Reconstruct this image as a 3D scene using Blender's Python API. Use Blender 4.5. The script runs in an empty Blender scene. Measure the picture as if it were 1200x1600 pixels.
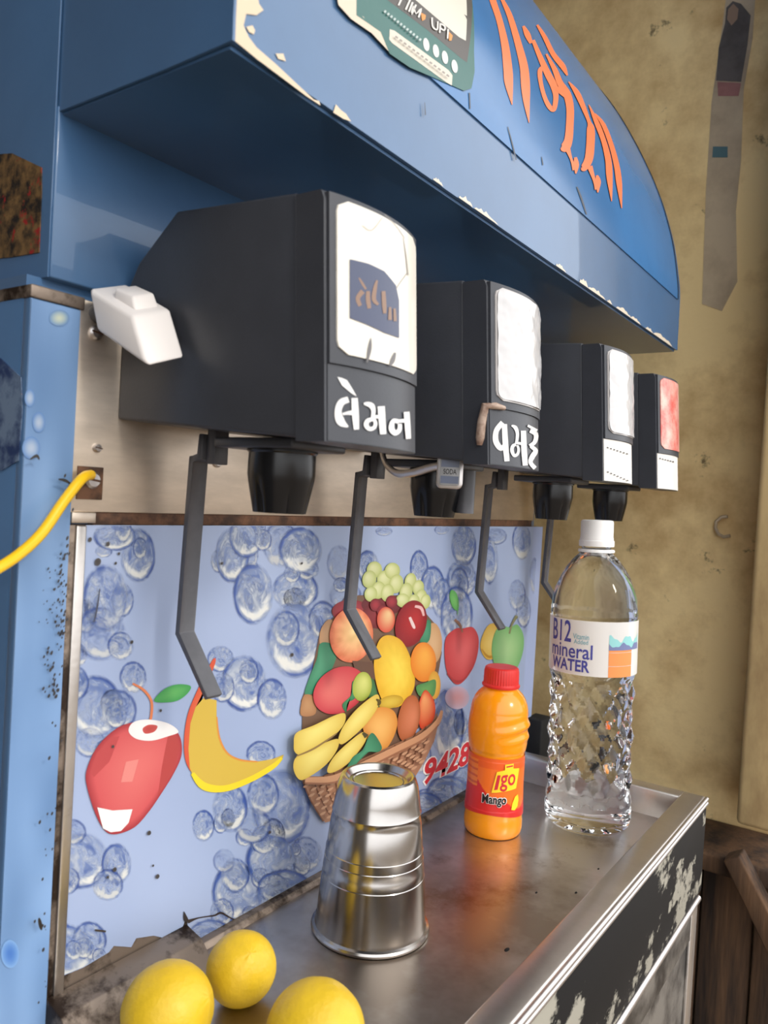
import bpy, bmesh, math, random
from mathutils import Vector, Matrix, noise
random.seed(7)
scn = bpy.context.scene
COL = scn.collection

# ------------------------------------------------------------------ camera
F_PX, YAW, PITCH, ROLL, CAM_Z = 1232.7, .6075, -.0195, .0573, 1.2
_c, _s = math.cos(YAW), math.sin(YAW)
FW = Vector((_c*math.cos(PITCH), _s*math.cos(PITCH), math.sin(PITCH)))
_r = Vector((_s, -_c, 0)); _u = _r.cross(FW)
RT = _r*math.cos(ROLL) + _u*math.sin(ROLL)
UP = _u*math.cos(ROLL) - _r*math.sin(ROLL)
EYE = Vector((0, 0, CAM_Z))
cd = bpy.data.cameras.new('camera'); cam = bpy.data.objects.new('camera', cd); COL.objects.link(cam)
m = Matrix((RT, UP, -FW)).transposed().to_4x4(); m.translation = EYE
cam.matrix_world = m
cd.sensor_fit = 'HORIZONTAL'; cd.sensor_width = 36; cd.lens = 36*F_PX/1200
cd.clip_start = .01
cd.dof.use_dof = True; cd.dof.focus_distance = .62; cd.dof.aperture_fstop = 16
scn.camera = cam

# ------------------------------------------------------------------ world, sun, exposure
w = bpy.data.worlds.new('sky'); scn.world = w; w.use_nodes = True
nt = w.node_tree; bg = nt.nodes['Background']
bg.inputs[0].default_value = (.97, .98, 1.0, 1); bg.inputs[1].default_value = 1.9
sd = bpy.data.lights.new('sun_offscreen', 'SUN'); sun = bpy.data.objects.new('sun_offscreen', sd); COL.objects.link(sun)
sd.energy = .9; sd.angle = math.radians(10); sd.color = (1, .93, .82)
sun.rotation_euler = Vector((.10, .80, -.50)).to_track_quat('-Z', 'Y').to_euler()
scn.view_settings.view_transform = 'Standard'; scn.view_settings.look = 'None'
scn.view_settings.gamma = 1; scn.view_settings.use_curve_mapping = False
scn.view_settings.exposure = .35

# ------------------------------------------------------------------ helpers
def lin(c):
    return tuple((x/12.92 if x <= .04045 else ((x+.055)/1.055)**2.4) for x in (v/255 for v in c))
def ray(px, py): return FW + RT*((px-600)/F_PX) - UP*((py-800)/F_PX)
def aty(px, py, y): d = ray(px, py); return EYE + d*(y/d.y)
def atx(px, py, x): d = ray(px, py); return EYE + d*(x/d.x)
def atz(px, py, z): d = ray(px, py); return EYE + d*((z-CAM_Z)/d.z)
def on_front(px, py, yf):                       # where the line of sight meets the surface y = yf(x, z)
    d = ray(px, py); a, b = .05/d.y, .9/d.y
    for _ in range(40):
        t = (a+b)/2; p = EYE + d*t
        if p.y < yf(p.x, p.z): a = t
        else: b = t
    return EYE + d*b

MATS = {}
def mat(name, rgb, rough=.5, metal=0., var=0., scale=20., bump=0., bscale=80., spec=.5, alpha=1., trans=0., ior=1.45, rgb2=None, lo=.4, hi=.6, stretch=(1,1,1), coat=0., detail=6):
    m = bpy.data.materials.new(name); m.use_nodes = True; MATS[name] = m
    n = m.node_tree; b = n.nodes['Principled BSDF']
    b.inputs['Base Color'].default_value = (*lin(rgb), 1)
    b.inputs['Roughness'].default_value = rough; b.inputs['Metallic'].default_value = metal
    b.inputs['Specular IOR Level'].default_value = spec
    b.inputs['Transmission Weight'].default_value = trans; b.inputs['IOR'].default_value = ior
    b.inputs['Coat Weight'].default_value = coat; b.inputs['Alpha'].default_value = alpha
    if rgb2 or var or bump:
        tc = n.nodes.new('ShaderNodeTexCoord'); mp = n.nodes.new('ShaderNodeMapping')
        mp.inputs['Scale'].default_value = stretch
        n.links.new(tc.outputs['Object'], mp.inputs[0])
    if rgb2 or var:
        nz = n.nodes.new('ShaderNodeTexNoise'); nz.inputs['Scale'].default_value = scale; nz.inputs['Detail'].default_value = detail
        nz.inputs['Roughness'].default_value = .65
        n.links.new(mp.outputs[0], nz.inputs['Vector'])
        cr = n.nodes.new('ShaderNodeValToRGB'); e = cr.color_ramp.elements
        c1 = lin(rgb); c2 = lin(rgb2) if rgb2 else tuple(x*(1-var) for x in c1)
        e[0].position, e[1].position = lo, hi
        e[0].color = (*c2, 1); e[1].color = (*c1, 1)
        n.links.new(nz.outputs['Fac'], cr.inputs[0]); n.links.new(cr.outputs[0], b.inputs['Base Color'])
        m['ramp'] = cr.name
    if bump:
        nb = n.nodes.new('ShaderNodeTexNoise'); nb.inputs['Scale'].default_value = bscale; nb.inputs['Detail'].default_value = 5
        n.links.new(mp.outputs[0], nb.inputs['Vector'])
        bp = n.nodes.new('ShaderNodeBump'); bp.inputs['Strength'].default_value = bump; bp.inputs['Distance'].default_value = .002
        n.links.new(nb.outputs['Fac'], bp.inputs['Height']); n.links.new(bp.outputs[0], b.inputs['Normal'])
    return m
def speckle(m, rgb, scale, thr, soft=.03, fac=1.):          # scattered dirt of another colour over an existing material
    n = m.node_tree; b = n.nodes['Principled BSDF']; s = b.inputs['Base Color']
    tc = n.nodes.new('ShaderNodeTexCoord'); nz = n.nodes.new('ShaderNodeTexNoise')
    nz.inputs['Scale'].default_value = scale; nz.inputs['Detail'].default_value = 8; nz.inputs['Roughness'].default_value = .7
    n.links.new(tc.outputs['Object'], nz.inputs['Vector'])
    mr = n.nodes.new('ShaderNodeMapRange'); mr.inputs[1].default_value = thr; mr.inputs[2].default_value = thr+soft; mr.inputs[4].default_value = fac
    n.links.new(nz.outputs['Fac'], mr.inputs[0])
    mx = n.nodes.new('ShaderNodeMix'); mx.data_type = 'RGBA'
    n.links.new(mr.outputs[0], mx.inputs['Factor'])
    if s.is_linked: n.links.new(s.links[0].from_socket, mx.inputs['A'])
    else: mx.inputs['A'].default_value = s.default_value
    mx.inputs['B'].default_value = (*lin(rgb), 1)
    n.links.new(mx.outputs['Result'], s)
    return m
def print_mat(name, alpha, rough=.35):
    m = bpy.data.materials.new(name); m.use_nodes = True; n = m.node_tree; b = n.nodes['Principled BSDF']
    a = n.nodes.new('ShaderNodeVertexColor'); a.layer_name = 'Col'
    n.links.new(a.outputs['Color'], b.inputs['Base Color']); b.inputs['Roughness'].default_value = rough
    if alpha: n.links.new(a.outputs['Alpha'], b.inputs['Alpha'])
    MATS[name] = m; return m

def link(name, me, material=None, parent=None):
    o = bpy.data.objects.new(name, me); COL.objects.link(o)
    if material is not None: me.materials.append(MATS[material] if isinstance(material, str) else material)
    if parent is not None: o.parent = parent
    return o
def tag(o, label=None, cat=None, group=None, kind=None):
    if label: o['label'] = label
    if cat: o['category'] = cat
    if group: o['group'] = group
    if kind: o['kind'] = kind
    return o
def smooth(o, angle=40):
    for p in o.data.polygons: p.use_smooth = True
    o.data.set_sharp_from_angle(angle=math.radians(angle)); return o
def mesh(name, v, f, material=None, parent=None):
    me = bpy.data.meshes.new(name); me.from_pydata([tuple(x) for x in v], [], f); me.update()
    return link(name, me, material, parent)
def from_bm(name, bm, material, parent=None, bevel=0., seg=2):
    if bevel: bmesh.ops.bevel(bm, geom=list(bm.edges), offset=bevel, segments=seg, affect='EDGES', profile=.5, clamp_overlap=True)
    bmesh.ops.recalc_face_normals(bm, faces=list(bm.faces))
    me = bpy.data.meshes.new(name); bm.to_mesh(me); bm.free()
    o = link(name, me, material, parent)
    if bevel: smooth(o, 50)
    return o
def add_box(bm, a, b):
    x0, y0, z0 = a; x1, y1, z1 = b
    v = [bm.verts.new(p) for p in ((x0,y0,z0),(x1,y0,z0),(x1,y1,z0),(x0,y1,z0),(x0,y0,z1),(x1,y0,z1),(x1,y1,z1),(x0,y1,z1))]
    for f in ((0,3,2,1),(4,5,6,7),(0,1,5,4),(1,2,6,5),(2,3,7,6),(3,0,4,7)): bm.faces.new([v[i] for i in f])
def box(name, a, b, material, parent=None, bevel=.0008):
    bm = bmesh.new(); add_box(bm, a, b); return from_bm(name, bm, material, parent, bevel)
def add_hexa(bm, q0, q1):                       # two matching quads
    v = [bm.verts.new(p) for p in list(q0)+list(q1)]
    n = len(q0); bm.faces.new(v[:n][::-1]); bm.faces.new(v[n:])
    for i in range(n): j = (i+1) % n; bm.faces.new((v[i], v[j], v[n+j], v[n+i]))
def prism_x(name, yz, x0, x1, material, parent=None, bevel=.0008, seg=2):
    bm = bmesh.new(); add_hexa(bm, [(x0, y, z) for y, z in yz], [(x1, y, z) for y, z in yz])
    return from_bm(name, bm, material, parent, bevel, seg)
def add_tube(bm, pts, r, n=10, flat=1.):
    pts = [Vector(p) for p in pts]; rings = []; prev = None
    for i, p in enumerate(pts):
        t = (pts[min(i+1, len(pts)-1)] - pts[max(i-1, 0)]).normalized()
        if prev is None: prev = t.orthogonal().normalized()
        a = (prev - t*prev.dot(t)).normalized(); prev = a; b = t.cross(a)
        rr = r[i] if isinstance(r, (list, tuple)) else r
        rings.append([bm.verts.new(p + a*rr*math.cos(k*2*math.pi/n) + b*rr*flat*math.sin(k*2*math.pi/n)) for k in range(n)])
    for a, b in zip(rings, rings[1:]):
        for k in range(n): bm.faces.new((a[k], a[(k+1) % n], b[(k+1) % n], b[k]))
    bm.faces.new(rings[0][::-1]); bm.faces.new(rings[-1])
def tube(name, pts, r, material, parent=None, n=12):
    bm = bmesh.new(); add_tube(bm, pts, r, n); return smooth(from_bm(name, bm, material, parent))
def spline(pts, k=6, closed=False):
    P = [Vector(p) for p in pts]; n = len(P); out = []
    for i in range(n if closed else n-1):
        g = (lambda j: P[j % n]) if closed else (lambda j: P[max(0, min(n-1, j))])
        p0, p1, p2, p3 = g(i-1), g(i), g(i+1), g(i+2)
        for j in range(k):
            t = j/k
            out.append(.5*((2*p1) + (p2-p0)*t + (2*p0-5*p1+4*p2-p3)*t*t + (3*p1-p0-3*p2+p3)*t**3))
    if not closed: out.append(P[-1])
    return out
def lathe(name, prof, material, parent=None, n=48, loc=(0,0,0), fn=None, angle=35):
    """revolve (r, z) pairs; fn(r, z, a) may reshape the radius"""
    v, f = [], []
    for r, z in prof:
        for k in range(n):
            a = 2*math.pi*k/n; rr = fn(r, z, a) if fn else r
            v.append((loc[0]+rr*math.cos(a), loc[1]+rr*math.sin(a), loc[2]+z))
    for i in range(len(prof)-1):
        for k in range(n):
            f.append((i*n+k, i*n+(k+1) % n, (i+1)*n+(k+1) % n, (i+1)*n+k))
    o = mesh(name, v, f, material, parent)
    return smooth(o, angle)

# flat print on a surface y = yf(x, z): ribbons, filled outlines and shaded discs, all with real positions on that surface
class Print:
    def __init__(s, yf): s.v, s.f, s.c, s.yf, s.off = [], [], [], yf, .00025
    def P(s, px, py): p = on_front(px, py, s.yf); return Vector((p.x, p.z))
    def put(s, q, col, a=1.):
        x, z = q; s.v.append((x, s.yf(x, z) - s.off, z)); s.c.append((*(k*.78 for k in lin(col)), a)); return len(s.v)-1
    def layer(s): s.off += .00004
    def blob(s, px, c_in, c_out, focus=None, k=5, rings=6, sm=True, power=1.6, var=0., rim=None):
        """closed outline in photo pixels, shaded from c_in at the focus to c_out at its edge"""
        q = [s.P(*p) for p in px]
        if sm: q = [p.to_2d() for p in spline([p.to_3d() for p in q], k, True)]
        s.fan(q, c_in, c_out, s.P(*focus) if focus else sum(q, Vector((0, 0)))/len(q), rings, power, var, rim)
    def fan(s, q, c_in, c_out, ctr, rings=6, power=1.6, var=0., rim=None):
        n = len(q); s.layer(); c0 = s.put(ctr, c_in); prev = None
        for r in range(1, rings+1):
            t = r/rings; ring = []
            for p in q:
                g = t**power; x = ctr.lerp(p, t)
                col = [a+(b-a)*g for a, b in zip(c_in, c_out)]
                if rim and r == rings: col = rim
                if var:
                    d = noise.noise(Vector((x.x*160, x.y*160, len(s.v)*0))) * var
                    col = [max(0, min(255, cc+d)) for cc in col]
                ring.append(s.put(x, col))
            for i in range(n):
                j = (i+1) % n
                s.f.append((c0, ring[i], ring[j]) if prev is None else (prev[i], ring[i], ring[j], prev[j]))
            prev = ring
    def ribbon(s, pts, col, k=5, scale=1., org=(0, 0), col2=None):
        """pts (x, y, width) in a crop with the given origin and scale"""
        s.layer()
        P = spline([(org[0]+x*scale, org[1]+y*scale, w_*scale) for x, y, w_ in pts], k)
        L = []
        for i, p in enumerate(P):
            d = (P[min(i+1, len(P)-1)] - P[max(0, i-1)]).to_2d()
            if d.length < 1e-6: d = Vector((0, 1))
            d.normalize(); nrm = Vector((-d.y, d.x))*max(p.z, .3)/2
            t = i/(len(P)-1); c = col if not col2 else [a+(b-a)*t for a, b in zip(col, col2)]
            L.append((s.put(s.P(p.x+nrm.x, p.y+nrm.y), c), s.put(s.P(p.x, p.y), c), s.put(s.P(p.x-nrm.x, p.y-nrm.y), c)))
        for a, b in zip(L, L[1:]):
            s.f.append((a[0], b[0], b[1], a[1])); s.f.append((a[1], b[1], b[2], a[2]))
    def poly(s, px, col, cut=.006, org=(0, 0), scale=1.):
        """plain filled outline, cut up finely enough to follow the surface"""
        s.layer(); bm = bmesh.new()
        vs = [bm.verts.new((*s.P(org[0]+x*scale, org[1]+y*scale), 0)) for x, y in px]
        es = [bm.edges.new((vs[i], vs[(i+1) % len(vs)])) for i in range(len(vs))]
        bmesh.ops.triangle_fill(bm, edges=es, use_beauty=True)
        for _ in range(6):
            lg = [e for e in bm.edges if e.calc_length() > cut]
            if not lg: break
            bmesh.ops.subdivide_edges(bm, edges=lg, cuts=1)
            bmesh.ops.triangulate(bm, faces=list(bm.faces))
        bm.verts.ensure_lookup_table(); ids = {}
        for v in bm.verts: ids[v] = s.put(v.co.xy, col)
        for f in bm.faces: s.f.append(tuple(ids[v] for v in f.verts))
        bm.free()
    def build(s, name, material, parent=None):
        o = mesh(name, s.v, s.f, material, parent)
        ca = o.data.color_attributes.new('Col', 'FLOAT_COLOR', 'POINT')
        ca.data.foreach_set('color', [x for c in s.c for x in c])
        bm = bmesh.new(); bm.from_mesh(o.data)
        for f in bm.faces:
            f.normal_update()
            if f.normal.y > 0: f.normal_flip()
        bm.to_mesh(o.data); bm.free()
        return o

def text_mesh(body, size, bold=0., shear=0.):
    cu = bpy.data.curves.new('text', 'FONT'); cu.body = body; cu.size = size; cu.offset = bold; cu.shear = shear
    cu.resolution_u = 3
    o = bpy.data.objects.new('text', cu); COL.objects.link(o)
    dg = bpy.context.evaluated_depsgraph_get(); dg.update()
    me = bpy.data.meshes.new_from_object(o.evaluated_get(dg))
    bpy.data.objects.remove(o); bpy.data.curves.remove(cu)
    return me
def text_fit(body, w_, h_, bold=0., shear=0.):      # letters scaled to a given width and height, origin bottom left
    me = text_mesh(body, 1, bold, shear)
    xs = [v.co.x for v in me.vertices]; ys = [v.co.y for v in me.vertices]
    sx, sy = w_/(max(xs)-min(xs)), h_/(max(ys)-min(ys)); x0, y0 = min(xs), min(ys)
    for v in me.vertices: v.co.x = (v.co.x-x0)*sx; v.co.y = (v.co.y-y0)*sy
    return me
def map_mesh(me, fn):
    for v in me.vertices: v.co = fn(v.co.x, v.co.y)
    return me

# ------------------------------------------------------------------ materials
mat('wall', (250, 222, 164), .9, rgb2=(192, 154, 100), scale=6, lo=.32, hi=.58, bump=.5, bscale=60)
speckle(MATS['wall'], (84, 70, 50), 22, .64, .06, .8)
mat('pillar', (206, 180, 130), .9, rgb2=(150, 122, 84), scale=9, lo=.3, hi=.55, bump=.5, bscale=50, stretch=(1, 1, .4))
mat('floor', (120, 104, 86), .9, var=.4, scale=8, bump=.3)
mat('plaster_dark', (120, 112, 104), .9, var=.3, scale=4)
mat('old_wood', (92, 66, 44), .85, rgb2=(40, 29, 22), scale=14, lo=.35, hi=.62, stretch=(3, 3, .25), bump=.4)
mat('blue_paint', (70, 106, 146), .34, coat=.5, var=.18, scale=8, lo=.3, hi=.65)
mat('sign_paint', (62, 116, 170), .20, var=.18, scale=6, lo=.35, hi=.6)
mat('rust', (104, 72, 52), .8, rgb2=(58, 40, 30), scale=60)
mat('gap_dark', (16, 15, 15), .8)
mat('steel', (214, 208, 202), .36, 1., var=.25, scale=9, lo=.3, hi=.65, bump=.05, bscale=300)
mat('tray_steel', (214, 208, 202), .34, 1., rgb2=(164, 152, 140), scale=5, lo=.36, hi=.55, bump=.06, bscale=25)
mat('warm_reflection_steel', (222, 208, 192), .45, 1., var=.25, scale=16, lo=.3, hi=.65, stretch=(1, 1, 4))  # warm reflection of the street painted into the base colour
mat('bright_steel', (205, 200, 198), .36, 1.)
mat('grimy_steel', (138, 124, 112), .5, .6, rgb2=(48, 36, 28), scale=38, lo=.42, hi=.56, bump=.3)
mat('black_plastic', (58, 60, 66), .38, var=.1, scale=30, bump=.05, bscale=900)
mat('nozzle_plastic', (18, 19, 22), .25)
mat('lever_grey', (84, 84, 89), .4, var=.2, scale=40)
mat('white_plastic', (232, 226, 222), .35)
mat('window_white', (226, 220, 208), .15, var=.05, scale=30)
mat('window_clear', (190, 186, 184), .06); mat('clear_film', (196, 195, 196), .1)
mat('window_red', (214, 92, 84), .25, rgb2=(232, 190, 176), scale=26, lo=.36, hi=.62)
mat('paper_white', (226, 222, 216), .6, var=.1, scale=60)
mat('letter_white', (245, 243, 240), .5)
mat('cream_chip', (226, 206, 178), .8, var=.2, scale=90)
mat('yellow_wire', (238, 190, 30), .35)
mat('lemon', (220, 182, 38), .42, var=.12, scale=26, bump=.25, bscale=260)
speckle(MATS['lemon'], (176, 132, 40), 70, .70, .05, .7)
mat('lemon_tip', (176, 140, 50), .7)
mat('tumbler', (184, 180, 176), .20, 1., var=.12, scale=9)
mat('juice', (240, 146, 12), .22, coat=.4)
mat('red_cap', (204, 44, 40), .35)
mat('pet', (250, 252, 253), .02, trans=1., ior=1.33, spec=.5)
mat('cap_white', (238, 236, 234), .4)
mat('apron_black', (24, 24, 25), .6, spec=.2, rgb2=(150, 146, 134), scale=16, lo=.42, hi=.46, stretch=(.8, 1, 1.3))
mat('door_steel', (150, 146, 140), .4, .7, rgb2=(70, 68, 66), scale=20, lo=.4, hi=.6)
mat('plastic_scrap', (235, 238, 240), .15, trans=.7, ior=1.2)
mat('text_blue', (70, 72, 150), .5); mat('text_teal', (120, 170, 180), .5); mat('text_black', (28, 16, 14), .5)
mat('text_red', (200, 40, 50), .5); mat('text_yellow', (250, 205, 40), .5); mat('text_white', (240, 236, 232), .5)
mat('orange_paint', (255, 132, 76), .5)
speckle(MATS['tray_steel'], (128, 100, 68), 9, .57, .10, .7); speckle(MATS['steel'], (150, 124, 84), 14, .62, .08, .5)
print_mat('print', False); print_mat('print_soft', True, .35); print_mat('sleeve_print', False, .3)
m_ = mat('puddle', (205, 200, 190), .05, trans=1., ior=1.2)

# ------------------------------------------------------------------ setting
tag(box('floor', (-12, -25, -.02), (20., 1.2, 0), 'floor', bevel=0), kind='structure')
tag(box('wall_right', (1.12, .125, 0), (1.24, 1.2, 2.25), 'wall', bevel=0), kind='structure')
tag(box('wall_back', (-1.6, 1.0, 0), (1.12, 1.1, 2.25), 'plaster_dark', bevel=0), kind='structure')
tag(box('wall_left_unseen', (-1.2, -.15, 0), (-1.1, 1.0, 2.25), 'plaster_dark', bevel=0), kind='structure')  # unseen wall behind the camera, extended to shade the machine's near sides
tag(box('ceiling_unseen', (-1.6, -.05, 2.25), (1.3, 1.2, 2.33), 'plaster_dark', bevel=0), kind='structure')  # unseen roof, height and front edge set to shade the upper wall
tag(box('wall_pillar', (1.0, .112, .84), (1.125, .169, 2.25), 'pillar', bevel=.006), kind='structure')

# low timber boarding below the pillar
t = bpy.data.objects.new('timber_partition', None); COL.objects.link(t); t.location = (1.03, .2, 0)
tag(t, 'dark brown timber boarding standing against the yellow wall below the pillar', 'wooden partition')
def child_box(name, a, b, material, parent, bevel=.0015):
    o = box(name, a, b, material, parent, bevel); o.matrix_parent_inverse = parent.matrix_world.inverted(); return o
bpy.context.view_layer.update()
for i in range(5):
    y0 = .09+.062*i
    child_box('plank', (1.05+.004*(i % 2), y0, 0), (1.075, y0+.0595, .775), 'old_wood', t)
child_box('ledge', (1.0, .09, .775), (1.118, .40, .797), 'old_wood', t, .003)
bm = bmesh.new()
add_hexa(bm, [(.972, .175, .805), (.972, .158, .815), (.972, .085, .70), (.972, .105, .685)], [(1.002, .175, .805), (1.002, .158, .815), (1.002, .085, .70), (1.002, .105, .685)])
o = from_bm('brace', bm, 'old_wood', t, .002); o.matrix_parent_inverse = t.matrix_world.inverted()

# faded poster pasted high on the wall
yw = lambda px, py: atx(px, py, 1.119)
def wall_poly(name, pxs, material, off=.0006, th=.0008, parent=None):
    q = [atx(px, py, 1.12-off) for px, py in pxs]
    bm = bmesh.new(); add_hexa(bm, q, [p+Vector((-th, 0, 0)) for p in q]); return from_bm(name, bm, material, parent)
mat('poster_dark', (98, 92, 90), .8, var=.3, scale=25); mat('poster_pink', (160, 112, 108), .8, var=.2, scale=30)
mat('poster_skin', (150, 126, 108), .8); mat('poster_paper', (204, 186, 158), .85, rgb2=(164, 146, 124), scale=8, lo=.35, hi=.6); mat('poster_teal', (84, 116, 124), .8)
t = tag(bpy.data.objects.new('wall_poster', None), 'torn faded poster pasted along the edge of the yellow wall', 'poster'); COL.objects.link(t)
wall_poly('paper', [(1142, -60), (1184, -60), (1176, 60), (1162, 140), (1158, 250), (1150, 330), (1152, 440), (1128, 486), (1097, 475), (1103, 300), (1112, 160), (1125, 70)], 'poster_paper', .0002, .0006, t)
wall_poly('dark_figure', [(1135, 12), (1145, 2), (1158, 6), (1173, 24), (1168, 70), (1158, 128), (1119, 126), (1123, 75), (1133, 36)], 'poster_dark', .0009, .0003, t)
wall_poly('face_patch', [(1138, 14), (1146, 6), (1154, 14), (1152, 30), (1143, 40), (1136, 30)], 'poster_skin', .0013, .0002, t)
wall_poly('pink_band', [(1121, 128), (1158, 130), (1154, 150), (1122, 150)], 'poster_pink', .0009, .0003, t)
wall_poly('teal_patch', [(1114, 229), (1137, 229), (1137, 246), (1113, 246)], 'poster_teal', .0009, .0003, t)
# peeling plaster ring and scratches on the wall
tube('wall_hook', [atx(px, py, 1.112) for px, py in spline([(1137, 806, 0), (1124, 808, 0), (1118, 822, 0), (1124, 838, 0), (1140, 838, 0)], 4) and [(1137, 807), (1127, 808), (1119, 815), (1118, 825), (1123, 835), (1131, 839), (1141, 837)]], .0022, 'poster_paper')
tag(bpy.data.objects['wall_hook'], 'small pale curved hook fixed on the wall beside the pillar', 'hook')

# ------------------------------------------------------------------ the soda machine
MACH = bpy.data.objects.new('soda_machine', None); COL.objects.link(MACH)
tag(MACH, 'blue soda fountain machine with four black dispensing heads over a steel tray', 'soda machine')
YP = .382
# lower cabinet: body with a column at its near end
col_ = box('cabinet_body', (.2235, .386, 0), (.868, .78, 1.293), 'blue_paint', MACH, .002)
column = box('corner_column', (.2235, .380, 0), (.2517, .3862, 1.2905), 'blue_paint', MACH, .0006)
box('column_cap', (.2230, .379, 1.2905), (.2540, .50, 1.2972), 'grimy_steel', MACH, .0008)
box('gap_strip', (.2255, .388, 1.2965), (.868, .78, 1.3035), 'blue_paint', MACH, 0)
upper = box('upper_cabinet', (.2345, .3815, 1.3035), (.93, .78, 1.392), 'blue_paint', MACH, .001)
# navy side sheet of the upper cabinet
box('side_sheet', (.2335, .3825, 1.3035), (.2346, .78, 1.96), 'blue_paint', MACH, .0003)

# hood
prof = [(.2563, 1.3900), (.2566, 1.40), (.2569, 1.4455), (.2592, 1.470), (.2705, 1.5245), (.2968, 1.5955), (.3494, 1.690), (.4214, 1.780), (.4754, 1.860), (.52, 1.95)]
ps = [(p.x, p.y) for p in spline([(a, b, 0) for a, b in prof[2:]], 5)]
ps = prof[:2] + ps
def hood_y(x, z):
    if z <= ps[0][1]: return ps[0][0]
    for (y0, z0), (y1, z1) in zip(ps, ps[1:]):
        if z <= z1: return y0+(y1-y0)*(z-z0)/(z1-z0)
    return ps[-1][0]
HX0, HX1 = .2351, .9474
hood = prism_x('hood', ps + [(.78, 1.95), (.78, 1.392), (.30, 1.3895)], HX0+.0012, HX1-.0012, 'blue_paint', MACH, 0)
smooth(hood, 25)
box('hood_underside', (HX0+.002, .259, 1.3880), (HX1-.002, .40, 1.3897), 'blue_paint', MACH, 0)
# end plates
for nm, xa, xb, mm in (('near_end_plate', HX0, HX0+.0016, 'blue_paint'), ('far_end_plate', HX1-.0016, HX1, 'blue_paint')):
    prism_x(nm, [(y-.0006, z) for y, z in ps] + [(.78, 1.95), (.78, 1.3890), (.30, 1.3890)], xa, xb, mm, MACH, 0)
# the sign sheet, a little proud of the hood, with a narrow border
v, f = [], []
zs = [1.4465 + (1.93-1.4465)*i/60 for i in range(61)]
for z in zs:
    for x in (.250, .935): v += [(x, hood_y(x, z)-.0012, z), (x, hood_y(x, z)+.0008, z)]
for i in range(60):
    a = i*4; b = a+4
    f += [(a, a+2, b+2, b), (a, b, b+1, a+1), (a+2, a+3, b+3, b+2)]
f.append((0, 1, 3, 2))
sign = smooth(mesh('sign_sheet', v, f, 'sign_paint', MACH), 40)
sign_y = lambda x, z: hood_y(x, z)-.0013
seam = [(.9356, hood_y(0, z)-.0012, z) for z in zs]
tube('sign_seam', seam, .0009, 'gap_dark', sign, 6)
O3, S3 = (740, 0), 1/4.615
p = Print(sign_y); OR = (255, 132, 78)
for st in ([(120,-60,40),(135,0,45),(185,150,45),(225,330,55),(245,500,65),(252,600,60),(275,755,6)],
           [(180,-60,20),(205,0,25),(260,120,40),(320,320,50),(360,480,60),(372,620,65),(380,740,45),(397,885,5)],
           [(355,188,18),(385,250,42),(412,312,25)],
           [(425,290,26),(480,420,38),(530,530,48),(575,620,50),(590,700,38),(575,788,34),(540,765,34),(505,690,30),(480,590,30),(475,515,34),(495,485,26)],
           [(455,180,16),(510,270,32),(570,390,36),(640,480,40),(672,545,12)],
           [(520,390,14),(580,500,36),(620,600,46),(670,680,56),(692,780,55),(690,900,55),(680,1010,60),(655,1065,66),(625,1080,16)],
           [(590,630,26),(630,670,30),(670,700,30)],
           [(672,1070,40),(700,1150,18),(725,1225,34)], [(730,1135,20),(736,1190,38),(732,1252,10)],
           [(680,590,8),(740,670,38),(790,780,34),(828,880,26),(840,930,56),(838,1040,60),(825,1150,60),(790,1212,48),(770,1216,12)],
           [(832,1200,40),(865,1300,22),(885,1365,34)], [(884,1265,16),(893,1312,38),(890,1388,10)],
           [(825,755,6),(880,880,34),(930,1010,36),(965,1150,44),(975,1280,44),(990,1452,5)],
           [(870,820,8),(930,900,30),(985,1040,34),(1025,1190,40),(1045,1330,40),(1062,1502,5)]):
    p.ribbon(st, OR, 6, S3, O3)
p.build('sign_lettering', 'print', sign)
# scratches on the sign
p = Print(sign_y)
for st in ([(793,198,1),(800,225,2),(806,250,2)], [(901,292,2),(908,310,3),(916,335,2)], [(663,160,1),(664,180,2)], [(733,145,2),(734,170,2)], [(846,245,1),(848,258,1.6)]):
    p = Print(sign_y); p.ribbon(st, (60, 70, 86)); p.build('sign_scratch', 'print', sign)
# payment sticker
p = Print(lambda x, z: sign_y(x, z)-.0001)
p.blob([(520,-40),(528,8),(548,30),(580,52),(611,85),(610,84),(602,70),(598,52),(560,20),(556,-40)], (232, 214, 190), (232, 214, 190), sm=False, rings=4)
p.poly([(553,-60),(556,24),(594,50),(608,84),(640,106),(706,134),(724,142),(736,138),(741,112),(740,80),(728,-60)], (44, 106, 98), .008)
p.poly([(604,0),(604,-40),(735,-40),(729,98),(718,90),(668,48)], (78, 72, 66), .008)
p.poly([(648,0),(634,-40),(725,-40),(727,64),(716,58)], (232, 226, 210), .008)
p.poly([(608,46),(615,48),(700,110),(706,118),(705,134),(695,128),(612,68),(607,62)], (226, 218, 200), .008)
for cx, cy in ((665, 70), (680, 80), (694, 90), (709, 104)): p.blob([(cx+5*math.cos(a)*1., cy+10*math.sin(a)+3*math.cos(a)) for a in (i*math.pi/4 for i in range(8))], (215, 222, 220), (228, 228, 222), rings=2, k=2)
p.poly([(656,20),(664,24),(663,31),(658,33)], (230, 150, 60)); p.poly([(700,50),(706,56),(704,64),(700,64)], (230, 150, 60))
for st in ([(628,-6,3),(621,9,3)], [(632,-4,3),(636,0,3)], [(639,0,3),(632,16,3)], [(643,4,3),(637,19,3)], [(648,8,3),(641,23,3),(644,10,2),(648,22,2),(656,14,3),(652,28,3)],
           [(673,28,2.6),(674,42,2.6),(681,47,2.6),(682,34,2.6)], [(686,37,2.6),(685,52,2.6)], [(687,38,2.4),(693,42,2.4),(692,48,2.4),(686,45,2.4)], [(698,46,2.6),(697,61,2.6)]): p.ribbon(st, (232, 228, 220), 3)
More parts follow.
